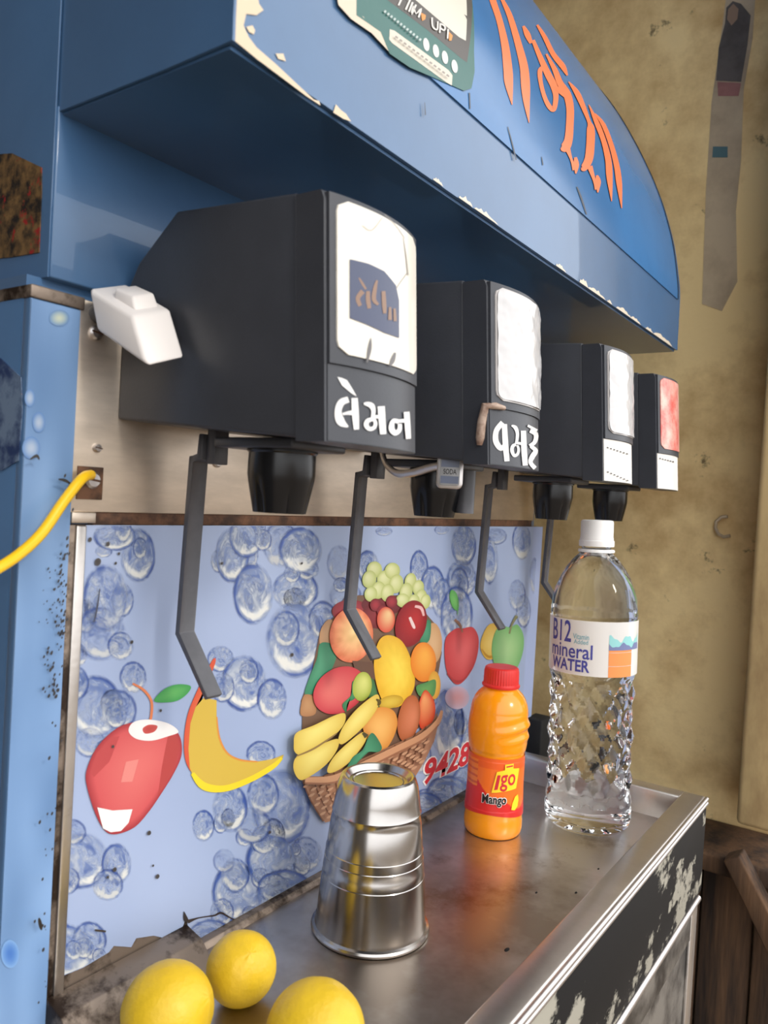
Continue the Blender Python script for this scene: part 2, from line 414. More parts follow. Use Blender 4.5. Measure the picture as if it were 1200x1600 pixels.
for i in range(12): p.ribbon([(598+i*4.9, 18+i*4.0, 4), (600.5+i*4.9, 20+i*4.0, 3.4)], (190, 205, 200), 2)
for i in range(13): p.ribbon([(614+i*6.6, 58+i*5.0, 3), (618+i*6.6, 61+i*5.0, 2.4)], (150, 140, 130), 2)
p.build('payment_sticker', 'print', sign)
# chipped paint along the lower edge of the hood
CR = (232, 210, 178)
def edge(x): return 62+(x-362)*(548-62)/(1057-362)
CH = [[(366,-30),(398,-30),(404,6),(411,16),(400,24),(384,22),(380,40),(388,58),(400,74),(430,100),(462,130),(490,156),(498,158),(500,165),(480,152),(440,122),(400,92),(366,64)],
      [(384,42),(394,40),(398,48),(396,54),(388,50)], [(430,84),(442,84),(446,96),(434,92)], [(520,176),(524,163),(532,172),(540,178),(548,190),(536,186)]]
for x0, ww, hh in ((676, 16, 9), (716, 22, 10), (740, 38, 8), (868, 16, 8), (905, 14, 12), (918, 28, 7), (948, 8, 5), (962, 24, 7), (985, 16, 6), (1008, 12, 6), (1020, 30, 8)):
    CH.append([(x0, edge(x0)-1)] + [(x0+ww*t, edge(x0+ww*t)-2-hh*random.uniform(.3, 1)*math.sin(math.pi*max(.15, min(.9, t)))) for t in (.1, .2, .3, .4, .5, .6, .7, .8, .9)] + [(x0+ww, edge(x0+ww)-1)])
for q in CH:
    p = Print(lambda x, z: hood_y(x, z)-.0002); p.poly(q, CR if q[0][0] < 600 else (238, 224, 202), .01); p.build('paint_chip', 'print', hood)

# steel plate with screws behind the heads
plate = box('steel_plate', (.2517, .3805, 1.1822), (.852, .386, 1.2966), 'warm_reflection_steel', MACH, .0004)
for px, py, rr in ((145, 750, .0048), (150, 520, .004), (340, 722, .0035), (152, 700, .0025)):
    c = aty(px, py, .3795)
    o = lathe('screw', [(0, .0030), (rr*.75, .0028), (rr, .0016), (rr, 0)], 'bright_steel', plate, 20)
    o.matrix_world = Matrix.Translation((c.x, .3806, c.z)) @ Matrix.Rotation(math.radians(90), 4, 'X')
    s_ = box('slot', (-rr*.85, -rr*.12, .0026), (rr*.85, rr*.12, .0032), 'rust', None, 0); s_.parent = o if False else plate
    s_.matrix_world = o.matrix_world @ Matrix.Rotation(math.radians(-8), 4, 'Z')
c = aty(143, 755, .38); box('rusty_washer', (c.x-.009, .3795, c.z-.009), (c.x+.007, .3806, c.z+.009), 'rust', plate, .0003)
box('rusty_strip', (.2665, .3815, 1.1752), (.850, .386, 1.1823), 'rust', MACH, .0004)
box('steel_block', (.2520, .3785, 1.1762), (.2670, .3860, 1.1822), 'warm_reflection_steel', MACH, .0006)

# printed front panel
panel = box('front_panel', (.2517, .3815, .860), (.868, .3861, 1.1752), 'grimy_steel', MACH, .0004)
box('frame_strip', (.2560, .3795, .905), (.2622, .3820, 1.1748), 'steel', MACH, .0006)
YS = .3808
PY = lambda x, z: YS
sp = Print(PY); sp.off = 0.
top, bot = 1.1750, .886
edge_pts = [(84,1536),(100,1524),(130,1512),(170,1488),(178,1478),(205,1480),(213,1466),(240,1462),(258,1466),(285,1450),(290,1436),(288,1425),(293,1440),(294,1490),(300,1494),(318,1486),(345,1470),(400,1452),(440,1425),(470,1412),(492,1398),(560,1355),(610,1325),(650,1300),(690,1276),(730,1250),(780,1215),(826,1186)]
bx = [(lambda q: (q.x, q.z))(aty(x, y, YS)) for x, y in edge_pts]
bx[0] = (.2622, bx[0][1]); bx.append((.868, .889))
def bottom(x):
    for (x0, z0), (x1, z1) in zip(bx, bx[1:]):
        if x0 <= x <= x1 and x1 > x0: return z0+(z1-z0)*(x-x0)/(x1-x0)
    return bx[-1][1]
BG = [(0, (168, 184, 218)), (1, (168, 184, 218))]
def bgcol(t):
    for (a, ca), (b, cb) in zip(BG, BG[1:]):
        if t <= b: k = (t-a)/(b-a); return [x+(y-x)*k for x, y in zip(ca, cb)]
    return BG[-1][1]
NX, NZ = 240, 40
xs = sorted(set([.2622 + (.868-.2622)*i/NX for i in range(NX+1)] + [b[0] for b in bx]))
idx = []
for x in xs:
    zb = bottom(x); colm = []
    for j in range(NZ+1):
        z = top+(zb-top)*j/NZ
        c = bgcol((top-z)/(top-bot)); d = 14*noise.noise(Vector((x*9, z*9, 3)))
        if x > .853: c = (170, 186, 226); d = 0
        colm.append(sp.put((x, z), [max(0, min(255, k+d)) for k in c]))
    idx.append(colm)
for a, b in zip(idx, idx[1:]):
    for j in range(NZ): sp.f.append((a[j], a[j+1], b[j+1], b[j]))
sticker = sp.build('printed_sticker', 'print', panel)

# printed water bubbles
def bubbles(lst, yf, name, parent):
    seed = 0
    for px, py, rx, ry, rot, st in lst:
        p = Print(yf); seed += 1; p.off = .00012 + .00001*(seed % 9)
        c0 = p.P(px, py); ex = p.P(px+rx, py)-c0; ez = p.P(px, py-ry)-c0
        n, R = 44, 16; ids = []; sv = Vector((seed*3.7, seed*1.3, seed*.7)); ca, sa = math.cos(rot), math.sin(rot)
        for r in range(R+1):
            t = r/R; row = []
            for k in range(n):
                a = 2*math.pi*k/n; u, w_ = t*math.cos(a), t*math.sin(a)
                q = c0 + ex*(u*ca-w_*sa) + ez*(u*sa+w_*ca)
                q.x = max(.2628, min(.8672, q.x)); q.y = max(bottom(q.x)+.0005, min(1.1748, q.y))
                wv = Vector((u, w_, 0))*1.5 + sv
                n1 = noise.noise(wv*1.4 + Vector((noise.noise(wv*1.1), noise.noise(wv*1.1+Vector((9, 9, 9))), 0))*1.6)
                n2 = math.sin(13*(t+.45*n1)+8*n1)*.8+.6*noise.noise(wv*6)
                val = .25*n2 + .5*n1
                rimd = math.exp(-((t-.88)/.07)**2)*(.55+.45*math.sin(a*1+1.1+seed))
                low = math.exp(-((t-.72)/.16)**2)*max(0, math.sin(-a))*.9
                val += low - 1.0*rimd - .25*math.exp(-((t-.55)/.08)**2)*max(0, math.sin(a+.8))
                if val > 0: k_ = min(1, val*1.3); col = [x+(y-x)*k_ for x, y in zip((172, 188, 220), (238, 238, 232))]
                else: k_ = min(1, -val*1.25); col = [x+(y-x)*k_ for x, y in zip((164, 182, 220), (54, 84, 162))]
                al = st*min(1, (.35+abs(val)*1.1))*(1 if t < .86 else max(0, (1-t)/.14)**.7)
                row.append(p.put(q, col, al))
            ids.append(row)
        for a, b in zip(ids, ids[1:]):
            for k in range(n): p.f.append((a[k], b[k], b[(k+1) % n], a[(k+1) % n]))
        p.build(name, 'print_soft', parent)
BUB = [(216,868,28,44,0,1),(180,838,34,24,.2,.9),(165,935,36,55,.1,.9),(158,990,40,45,.2,.7),(208,1058,22,26,0,.8),(150,1105,42,52,-.3,.95),(185,1110,30,35,0,.7),(140,1160,25,25,0,.6),
       (128,1345,44,46,.2,.95),(182,1350,24,34,0,.9),(105,1490,42,48,.2,.95),(140,1470,28,32,0,.8),(112,1300,24,22,0,.6),
       (363,868,27,45,0,1),(385,838,28,36,.3,.9),(396,928,32,50,.1,1),(470,860,34,38,0,1),(440,850,30,38,0,.7),(463,922,36,34,.4,1),(463,1000,45,62,-.2,1),(345,1030,22,22,0,.8),(382,1068,36,46,.1,1),(425,1092,24,34,-.2,.9),(408,1178,24,22,0,.8),
       (318,1290,18,26,.2,.9),(360,1262,28,40,.3,.9),(442,1262,46,62,-.3,1),(372,1395,40,50,-.2,1),(425,1345,40,44,.2,.9),(448,1400,46,44,-.2,.95),(330,1470,40,36,0,.9),(400,1440,30,26,0,.7),(395,1290,30,30,0,.6),(350,1345,18,20,0,.4),
       (575,886,18,28,0,.9),(655,888,15,30,0,.9),(676,918,20,36,.1,.9),(692,935,18,34,0,.8),(725,852,20,34,0,.9),(722,905,24,32,.1,.8),(765,876,14,40,.1,.8),(815,845,15,32,0,.8),(714,962,26,50,.1,.9),(700,1132,27,58,-.1,1),(808,930,14,26,0,.6),(818,955,12,28,0,.6),(792,1000,14,20,0,.6),
       (735,1225,30,34,0,.8),(700,1240,34,30,.3,.8),(665,1262,30,26,.2,.8),(625,1290,30,24,.2,.7),(540,930,26,26,0,.5),(530,880,20,30,0,.4),(478,1335,26,30,0,.7),(770,1130,18,36,0,.5),(655,1180,20,30,0,.7),(835,900,8,30,0,.5),(775,838,18,14,0,.5),(600,830,14,8,0,.5),(690,828,12,8,0,.5)]
rb = random.Random(3)
EX = []
for q in BUB:
    if q[2] > 24:
        for _ in range(2):
            k = rb.uniform(.35, .6); EX.append((q[0]+rb.uniform(-1, 1)*q[2], q[1]+rb.uniform(-1, 1)*q[3], q[2]*k, q[3]*k, rb.uniform(-.4, .4), .75))
bubbles(BUB+EX, PY, 'printed_bubble', panel)

# printed cherry-apple and banana slice
YB = lambda x, z: YS-.00035
p = Print(YB)
p.ribbon([(207,1068,3),(224,1078,4),(236,1095,4),(236,1118,4),(230,1140,4)], (222, 128, 84))
p.blob([(241,1096),(252,1080),(268,1071),(285,1069),(298,1073),(290,1086),(272,1096)], (98, 178, 98), (66, 158, 84))
p.blob([(134,1222),(137,1196),(152,1166),(176,1142),(200,1130),(240,1126),(266,1134),(281,1152),(283,1180),(270,1210),(250,1242),(232,1268),(210,1292),(182,1303),(164,1298),(148,1270)], (230, 116, 112), (212, 84, 88), (215, 1200), rim=(168, 52, 60))
p.poly([(262,1148),(276,1150),(281,1168),(270,1206),(246,1244),(252,1200)], (188, 72, 70))
p.poly([(150,1176),(172,1152),(186,1150),(170,1190),(146,1214),(140,1206)], (196, 78, 80))
p.poly([(196,1190),(216,1186),(206,1221),(188,1222)], (236, 142, 134))
p.blob([(200,1142),(208,1128),(232,1124),(262,1130),(278,1143),(262,1150),(236,1157),(212,1154)], (250, 248, 246), (246, 240, 238))
p.blob([(222,1138),(232,1132),(245,1134),(240,1143),(226,1146)], (190, 70, 66), (206, 90, 86), rings=3)
p.poly([(151,1261),(175,1266),(206,1264),(200,1285),(188,1298),(172,1300),(160,1294)], (250, 246, 244))
p.build('printed_apple', 'print', panel)
p = Print(YB)
p.blob([(331,1032),(336,1036),(318,1078),(300,1120),(296,1160),(300,1205),(290,1190),(287,1160),(292,1120),(305,1085)], (226, 110, 70), (220, 88, 62))
p.poly([(318,1090),(338,1094),(338,1120),(341,1150),(352,1175),(372,1187),(400,1190),(425,1186),(443,1179),(440,1188),(420,1205),(390,1222),(360,1232),(325,1236),(305,1222),(296,1200),(294,1170),(297,1130),(305,1105)], (218, 184, 76), .02)
p.ribbon([(300,1208,6),(318,1228,12),(350,1232,10),(390,1218,9),(425,1198,8),(440,1184,4)], (246, 220, 50))
p.ribbon([(338,1120,2),(342,1152,3),(354,1176,3),(374,1187,3),(402,1190,2)], (226, 150, 70))
p.build('printed_banana', 'print', panel)

# printed fruit basket
p = Print(YB)
def el(cx, cy, rx, ry, rot=0, n=10):
    return [(cx+rx*math.cos(a)*math.cos(rot)-ry*math.sin(a)*math.sin(rot), cy+rx*math.cos(a)*math.sin(rot)+ry*math.sin(a)*math.cos(rot)) for a in (2*math.pi*i/n for i in range(n))]
p.poly([(472,1120),(470,1095),(486,1055),(500,985),(520,965),(540,930),(640,930),(684,980),(690,1020),(680,1080),(676,1120),(600,1180),(470,1200)], (120, 92, 74), .03)
p.blob(el(548, 955, 30, 18), (176, 70, 80), (140, 46, 56)); p.blob(el(598, 945, 34, 16), (130, 50, 58), (104, 40, 46))
p.blob(el(590, 962, 26, 20), (150, 58, 64), (110, 40, 46))
p.blob([(500,985),(512,968),(522,975),(516,1005),(500,1008)], (206, 164, 126), (190, 146, 108))
p.blob([(500,1005),(520,1008),(524,1030),(500,1075),(476,1085),(482,1060),(494,1030)], (86, 160, 124), (60, 134, 100))
p.blob([(476,1085),(490,1090),(492,1115),(470,1118),(470,1098)], (196, 148, 104), (176, 124, 84))
p.blob(el(676, 1005, 14, 32), (222, 182, 138), (204, 158, 112))
p.blob([(660,975),(672,970),(670,1000),(656,1005)], (84, 156, 118), (60, 130, 96), rings=3)
for cx, cy, rx, ry in ((584,890,12,13),(576,905,11,14),(600,905,12,14),(612,892,12,13),(618,912,11,15),(590,922,11,14),(604,926,10,14),(578,928,10,12),(640,908,9,13),(633,925,10,15),(652,918,9,12),(628,938,11,11),(656,934,9,14),(663,940,8,12),(645,940,9,12)):
    p.blob(el(cx, cy, rx, ry, .2, 8), (232, 234, 180), (186, 196, 116), (cx-3, cy-4), rings=4, k=3)
for cx, cy in ((585,945),(596,955),(610,940)): p.blob(el(cx, cy, 9, 10, 0, 8), (176, 60, 70), (120, 36, 46), rings=4, k=3)
p.blob(el(547, 992, 34, 43, .1), (250, 216, 150), (226, 118, 84), (556, 985), var=26)
p.blob(el(601, 968, 14, 20), (244, 206, 150), (216, 84, 64), (606, 958))
p.blob(el(640, 974, 24, 37, .25), (190, 56, 58), (136, 30, 38), (648, 966))
p.ribbon([(638,964,4),(644,978,5),(646,982,2)], (240, 214, 210)); p.ribbon([(646,947,4),(656,950,5),(660,962,3)], (240, 190, 186))
p.poly([(548,1032),(580,1034),(586,1060),(560,1070)], (104, 78, 66))
p.blob(el(528, 1078, 44, 34, -.6), (230, 116, 110), (204, 66, 76), (512, 1082))
p.blob([(566,1070),(580,1060),(588,1085),(594,1100),(582,1106),(574,1090)], (70, 134, 84), (50, 110, 70), rings=3)
p.blob([(590,1000),(606,992),(626,1002),(640,1030),(646,1062),(640,1085),(624,1102),(604,1104),(592,1088),(584,1060),(582,1030)], (252, 224, 90), (232, 178, 50), (622, 1048), var=10)
p.blob(el(608, 1096, 20, 10, -.2), (226, 196, 80), (196, 156, 50), rings=3)
p.blob(el(659, 1034, 20, 31), (250, 178, 76), (232, 132, 46), (662, 1022))
p.blob(el(676, 1070, 10, 22), (240, 196, 90), (220, 160, 60), rings=3)
p.blob([(648,1072),(662,1066),(678,1062),(676,1085),(664,1090),(652,1086)], (110, 168, 96), (80, 142, 86), rings=3)
p.blob([(540,1098),(552,1090),(560,1070),(548,1064),(546,1085),(532,1100),(538,1112)], (70, 146, 96), (52, 122, 82), rings=3)
p.blob(el(563, 1072, 15, 23, .15), (220, 224, 130), (164, 178, 74), (566, 1064))
p.blob([(656,1085),(664,1078),(676,1096),(676,1120),(664,1138),(654,1136),(650,1110)], (248, 170, 110), (214, 70, 44), (660, 1090))
p.blob(el(636, 1122, 17, 37, .18), (222, 136, 100), (178, 98, 60), (644, 1120))
p.blob([(564,1130),(574,1112),(592,1104),(612,1110),(618,1130),(610,1155),(596,1172),(580,1164),(568,1150)], (246, 190, 108), (222, 146, 66))
# woven basket
p.poly([(466,1212),(500,1212),(560,1186),(600,1168),(640,1150),(672,1128),(680,1112),(682,1130),(676,1156),(660,1190),(640,1222),(600,1262),(505,1284),(494,1270),(476,1236)], (176, 128, 98), .012)
for i in range(14):
    t = i/13; x0 = 470+t*208; y0 = 1220-t*96+12*math.sin(math.pi*t); x1 = 502+t*150; y1 = 1282-t*92
    p.ribbon([(x0, y0, 2.2), ((x0+x1)/2-3, (y0+y1)/2, 2.2), (x1, y1, 2)], (128, 84, 62), 3)
for j in range(8):
    t = (j+1)/9
    for i in range(13):
        k = (i+.5*(j % 2))/13
        xa = 470+k*208+(502+k*150-470-k*208)*t; ya = 1220-k*96+12*math.sin(math.pi*k)+(1282-k*92-(1220-k*96))*t
        p.ribbon([(xa-4, ya+2, 1.2), (xa, ya, 4.2), (xa+5, ya-3, 1.2)], (206, 160, 126), 2)
p.ribbon([(466,1216,10),(510,1214,12),(560,1192,12),(610,1168,11),(650,1148,10),(674,1126,8),(681,1108,4)], (204, 152, 114))
p.ribbon([(466,1220,3),(512,1219,3),(562,1197,3),(612,1173,3),(652,1153,3),(676,1130,2)], (156, 106, 78))
YEL, YED = (246, 228, 128), (220, 188, 82)
p.blob([(448,1160),(452,1142),(480,1130),(512,1115),(528,1112),(528,1126),(516,1142),(490,1162),(462,1176),(450,1172)], YEL, YED, (485, 1138))
p.blob([(448,1200),(450,1182),(468,1170),(500,1156),(518,1152),(516,1168),(500,1190),(476,1208),(458,1215)], YEL, YED, (485, 1178))
p.blob([(518,1150),(528,1128),(548,1104),(574,1084),(582,1086),(580,1102),(562,1128),(536,1152),(522,1160)], YEL, YED, (548, 1120))
p.blob([(500,1200),(510,1180),(530,1160),(556,1141),(562,1150),(552,1168),(530,1192),(508,1204)], YEL, YED, (530, 1172))
p.ribbon([(452,1178,2),(480,1166,3),(515,1143,2)], (150, 120, 70)); p.ribbon([(577,1090,2),(582,1094,6),(580,1100,3)], (90, 80, 40)); p.ribbon([(556,1142,4),(562,1148,8)], (70, 70, 46))
p.blob([(530,1200),(540,1180),(556,1168),(566,1146),(574,1144),(586,1164),(580,1172),(566,1172),(552,1184),(540,1196)], (74, 156, 116), (48, 122, 90), rings=4)
p.build('printed_fruit_basket', 'print', panel)

# printed red and green apples with a lemon, and a faded reflection
p = Print(YB)
p.blob(el(714, 1090, 19, 18), (206, 150, 156), (196, 180, 204), rings=4)
p.blob([(750,1010),(757,985),(768,974),(782,980),(786,1010),(776,1026),(760,1030)], (240, 208, 122), (220, 176, 76))
p.ribbon([(752,1014,2),(762,1026,4),(776,1024,3)], (190, 140, 50))
p.blob([(694,1020),(697,995),(712,982),(722,982),(738,980),(747,996),(746,1020),(738,1045),(722,1066),(710,1068),(698,1050)], (226, 104, 106), (198, 66, 72), (726, 1018))
p.ribbon([(698,1052,2),(710,1064,4),(724,1062,3),(736,1046,2)], (176, 60, 66))
p.ribbon([(710,968,4),(718,976,4),(722,988,2)], (150, 110, 90)); p.ribbon([(714,960,1.5),(716,945,1.5)], (120, 180, 130))
p.blob([(704,922),(712,926),(716,940),(714,954),(706,948),(702,934)], (122, 192, 110), (92, 170, 92), rings=3)
p.blob([(768,1022),(770,996),(780,978),(796,980),(808,976),(817,992),(817,1015),(808,1042),(790,1060),(776,1050)], (172, 212, 150), (118, 178, 112), (792, 1015))
p.ribbon([(795,990,3),(799,976,3),(807,962,5)], (130, 130, 96))
p.build('printed_apples', 'print', panel)
# phone number
NUM = [(664, 1224), (684, 1216), (702, 1207), (718, 1199), (735, 1191)]
def plane_text(body, x0y0, x1y1, hpx, name, materials, parent, bold=.02, yv=YS-.0006, shear=0.):
    a = aty(*x0y0, yv); b = aty(*x1y1, yv); up = aty(x0y0[0]+2, x0y0[1]-hpx, yv)-a; ex = b-a
    for k, (mm, bd, off) in enumerate(materials):
        g = .0 if k else .05; me = text_fit(body, 1, 1, bd, shear); map_mesh(me, lambda x, y: a+ex*(x*(1+2*g*.6)-g*.6)+up*(y*(1+2*g)-g)+Vector((0, -off, 0)))
        link(name if k == 0 else name+'_fill', me, mm, parent)
plane_text('9428', (662, 1228), (734, 1193), 40, 'printed_number', [('text_white', .07, 0), ('text_red', .03, .0003)], panel, shear=.15)
# torn seam and specks
p = Print(YB)
p.ribbon([(293,1440,6),(310,1434,2),(335,1430,2.5),(345,1426,3),(360,1434,2),(388,1446,1.5)], (50, 36, 30))
p.ribbon([(287,1424,1),(290,1436,7),(293,1440,3)], (40, 30, 26)); p.ribbon([(148,1453,3),(165,1455,3)], (70, 60, 50))
for px, py, r in ((140,843,3),(168,850,3),(152,878,5),(180,880,2),(185,865,2),(205,1003,2.4),(120,1060,2),(250,1110,2),(232,1301,3),(245,1369,3),(238,1352,1.6),(178,1358,3),(167,1370,2),(455,1023,2.4),(175,1166,2),(470,880,1.6),(420,1300,2),(345,880,2)):
    p.blob(el(px, py, r, r*1.3, .4, 6), (60, 54, 50), (86, 84, 88), rings=2, k=2)
p.ribbon([(154,920,1.5),(150,950,2),(145,972,1.5)], (70, 70, 80))
p.build('dirt_specks', 'print', panel)['kind'] = 'stuff'

# print and wear on the near column
p = Print(lambda x, z: .3797)
xs2 = [.2237+(.2516-.2237)*i/10 for i in range(11)]; rows = []
for j in range(61):
    z = 1.2898-(1.2898-.60)*j/60; row = []
    for x in xs2:
        t = min(1, (1.29-z)/.4)
        c = [a+(b-a)*t**.7 for a, b in zip((124, 160, 206), (124, 160, 206))]; d = 26*noise.noise(Vector((x*60, z*18, 1)))
        row.append(p.put((x, z), [max(0, min(255, k+d)) for k in c]))
    rows.append(row)
for a, b in zip(rows, rows[1:]):
    for i in range(10): p.f.append((a[i], b[i], b[i+1], a[i+1]))
p.build('column_print', 'print', column)
p = Print(lambda x, z: .3795)
p.blob(el(92, 497, 16, 13), (214, 222, 200), (110, 150, 200), rings=5)
for px, py, rx, ry in ((46, 622, 8, 14), (60, 660, 10, 16), (48, 700, 14, 18)): p.blob(el(px, py, rx, ry), (190, 205, 226), (104, 146, 204), rings=4)
p.blob(el(15, 1490, 14, 22), (70, 120, 196), (130, 172, 222), rings=4)
for i in range(150):
    py = random.uniform(860, 1090) if i < 110 else random.uniform(740, 1580)
    px = 104-(py-860)*.052 - abs(random.gauss(0, 14)) - 3
    if px < 8: continue
    r = random.uniform(.8, 2.6); p.blob(el(px, py, r*.8, r*1.6, .4, 6), (46, 42, 40), (70, 70, 76), rings=1, k=1)
p.blob(el(52, 1437, 3, 10, -.2), (40, 36, 34), (50, 46, 44), rings=2)
p.ribbon([(36,717,2),(46,712,5),(50,718,2)], (60, 56, 52)); p.ribbon([(80,748,2),(90,750,5),(100,756,2)], (46, 44, 42))
p.build('column_dirt', 'print', column)['kind'] = 'stuff'
# worn deity picture sticker on the side of the upper cabinet
sm = mat('worn_picture', (120, 92, 56), .6, rgb2=(26, 22, 20), scale=95, lo=.40, hi=.60)
speckle(sm, (150, 26, 30), 55, .57, .04)
q = [atx(x, y, .2333) for x, y in [(-40, 245), (20, 240), (66, 262), (66, 300), (62, 395), (20, 402), (-40, 408)]]
bm = bmesh.new(); add_hexa(bm, q, [a+Vector((-.0005, 0, 0)) for a in q]); from_bm('picture_sticker', bm, sm, upper)
q = [atx(x, y, .2233) for x, y in [(-60, 550), (2, 560), (34, 590), (36, 640), (30, 720), (4, 735), (-60, 730)]]
sm2 = mat('worn_picture_blue', (104, 124, 150), .6, rgb2=(30, 52, 96), scale=60, lo=.42, hi=.60); speckle(sm2, (150, 110, 60), 40, .6, .05)
bm = bmesh.new(); add_hexa(bm, q, [a+Vector((-.0005, 0, 0)) for a in q]); from_bm('side_picture', bm, sm2, col_)

# ------------------------------------------------------------------ dispensing heads
HW = .076; Z_T, Z_B = 1.3394, 1.2236
HX = [.2785, .4389, .647, .8041]
def head(i, x0):
    x1 = x0+HW; xc = x0+HW/2
    def fy(x, z):
        t = max(-.1, min(1.1, (z-Z_B)/(Z_T-Z_B))); u = (x-xc)/(HW/2)
        return .2288+(.2375-.2288)*t-.0072*max(0, 1-u*u)
    body = prism_x('dispensing_head', [(.3808, 1.2350), (.2460, 1.2254), (.2543, 1.3409), (.3393, 1.3455), (.3692, 1.3217), (.3808, 1.303)], x0+.0006, x1-.0006, 'black_plastic', MACH, .0016)
    body['label'] = ('black plastic head with white picture window and white letters', 'black plastic head with crumpled clear window and brown drip', 'black plastic head with grey clear window and white paper plate', 'black plastic head with faded red window')[i]
    # front cover: curved face, wrapped back to the seam
    n = 14; v, f = [], []; zz = [Z_B, 1.2432, 1.2628, 1.2640, 1.2900, 1.3150, 1.3350, 1.3382, Z_T]
    for z in zz:
        row = [(x0, .2462+(.2543-.2462)*(z-Z_B)/(Z_T-Z_B), z)]
        for k in range(n+1):
            x = x0+HW*k/n; y = fy(x, z)
            if z >= 1.338: y += .0012*(z-1.3370)/.0014
            row.append((x, y, z))
        row.append((x1, row[0][1], z)); v += row
    m_ = n+3
    for a in range(len(zz)-1):
        for k in range(m_-1): f.append((a*m_+k, a*m_+k+1, (a+1)*m_+k+1, (a+1)*m_+k))
        f.append((a*m_+m_-1, a*m_, (a+1)*m_, (a+1)*m_+m_-1))
    f.append(tuple(range(m_))[::-1]); f.append(tuple((len(zz)-1)*m_+k for k in range(m_)))
    cover = mesh('front_cover', v, f, 'black_plastic', body); smooth(cover, 30)
    # grey front facing with bezel
    def facing(name, xa, xb, za, zb, off, material, r=0., nn=14, m2=10, th=.001, par=cover):
        v, f = [], []; nz = m2
        for b in range(nz+1):
            z = za+(zb-za)*b/nz
            for a in range(nn+1):
                x = xa+(xb-xa)*a/nn
                if r:
                    dz = max(0, r-(z-za), r-(zb-z)); ins = r-math.sqrt(max(0, r*r-dz*dz)); x = min(max(x, xa+ins), xb-ins)
                v.append((x, fy(x, z)-off, z))
        N = nn+1
        for b in range(nz):
            for a in range(nn): f.append((b*N+a, b*N+a+1, (b+1)*N+a+1, (b+1)*N+a))
        base = len(v); v += [(x, y+th+off*.9, z) for x, y, z in v]
        per = [a for a in range(N)] + [b*N+nn for b in range(1, nz+1)] + [nz*N+a for a in range(nn-1, -1, -1)] + [b*N for b in range(nz-1, 0, -1)]
        for a, b in zip(per, per[1:]+per[:1]): f.append((b, a, base+a, base+b))
        o = mesh(name, v, f, material, par); return smooth(o, 40)
    facing('name_plate', x0+.0012, x1-.0006, Z_B+.0004, 1.2592, .0006, 'black_plastic' if i < 2 else 'paper_white')
    facing('bezel', x0+.0012, x1-.0006, 1.2596, Z_T-.0012, .0018, 'black_plastic')
    wz0 = 1.2645
    win = facing('window', x0+.0045, x1-.0035, wz0, Z_T-.0035, .0026, ['window_white', 'window_clear', 'window_clear', 'window_red'][i], .006, 20, 24)
    wf = lambda x, z: fy(x, z)-.0027
    pf = lambda x, z: fy(x, z)-.0007
    if i == 0:
        p = Print(wf); B = (74, 82, 110)
        p.poly([(546,405),(575,412),(600,424),(618,446),(623,470),(623,528),(600,520),(570,506),(546,497)], B, .004)
        G = (150, 118, 96)
        for st in ([(560,434,2),(566,444,4),(571,452,3)], [(566,455,8),(558,466,7),(562,478,6)], [(574,455,6),(574,468,7),(576,482,6)], [(588,438,3),(585,450,6),(583,468,7),(590,476,4)], [(598,455,6),(599,475,7),(600,490,5)], [(608,480,4),(608,500,6)], [(615,482,4),(616,502,5)]): p.ribbon(st, G, 3)
        p.build('window_picture', 'print', win)
        for st, cc_ in [([(579,528,1),(577,545,6),(573,566,2)], (112, 108, 108)), ([(617,551,3),(613,563,7),(609,572,2)], (112, 108, 108))] + [(q, (168, 160, 148)) for q in ([(597,340,.8),(580,360,.8),(566,352,.6)], [(630,372,.8),(634,400,1.5),(637,430,1.8)], [(637,425,1),(626,440,1.2),(618,452,.8)], [(600,335,.6),(618,352,.8),(632,372,1.)])]:
            p = Print(wf); p.ribbon(st, cc_, 4); p.build('window_scratch', 'print', win)
        O, S = (500, 290), 1/3.72; W_ = (248, 246, 243)
        p = Print(pf)
        p.poly([(98,1112),(130,1120),(155,1132),(185,1180),(210,1225),(180,1208),(125,1162)], W_, .004, O, S)
        for st in ([(162,1243,34),(120,1262,40),(102,1315,40),(118,1372,48),(160,1402,10)], [(128,1328,12),(160,1322,20),(190,1320,30)], [(197,1235,36),(202,1330,40),(208,1418,30)],
                   [(250,1268,10),(272,1270,26),(296,1280,32),(306,1306,26),(304,1336,22),(298,1356,18)], [(298,1358,22),(272,1368,26),(264,1392,28),(282,1414,24),(308,1408,22),(318,1384,22),(310,1362,20),(298,1358,16)], [(300,1346,16),(324,1344,20),(350,1344,22)], [(350,1283,42),(356,1370,40),(362,1445,36)],
                   [(452,1372,26),(420,1368,24),(410,1410,34),(430,1438,30),(456,1420,26),(458,1385,24)], [(440,1370,18),(490,1366,22)], [(497,1315,34),(503,1400,34),(508,1472,30)]):
            p.ribbon(st, W_, 5, S, O)
        p.build('lettering', 'print', body)
    if i == 1:
        O, S = (640, 420), .3667; W_ = (244, 242, 240); p = Print(pf)
        for st in ([(395,655,22),(368,690,22),(366,735,24),(388,765,22),(408,745,16)], [(402,662,22),(406,740,24),(413,820,22)],
                   [(432,668,6),(448,676,16),(457,700,14),(455,730,12),(450,746,9)], [(450,748,12),(437,756,14),(434,776,15),(444,796,13),(458,788,12),(462,768,11),(456,752,9)], [(452,742,9),(468,744,11),(486,748,12)], [(482,690,22),(485,770,24),(490,838,22)],
                   [(510,690,16),(535,705,20),(530,738,18),(508,755,14)], [(512,755,14),(534,775,20),(520,800,22),(512,825,18),(532,850,18)], [(500,668,10),(540,690,12)]):
            p.ribbon(st, W_, 5, S, O)
        p.build('lettering', 'print', body)
        # brown tape drip on the corner
        q = [(.4384, .2302, 1.2610), (.4384, .2290, 1.2560), (.4384, .2285, 1.2450), (.4384, .2288, 1.2345)]
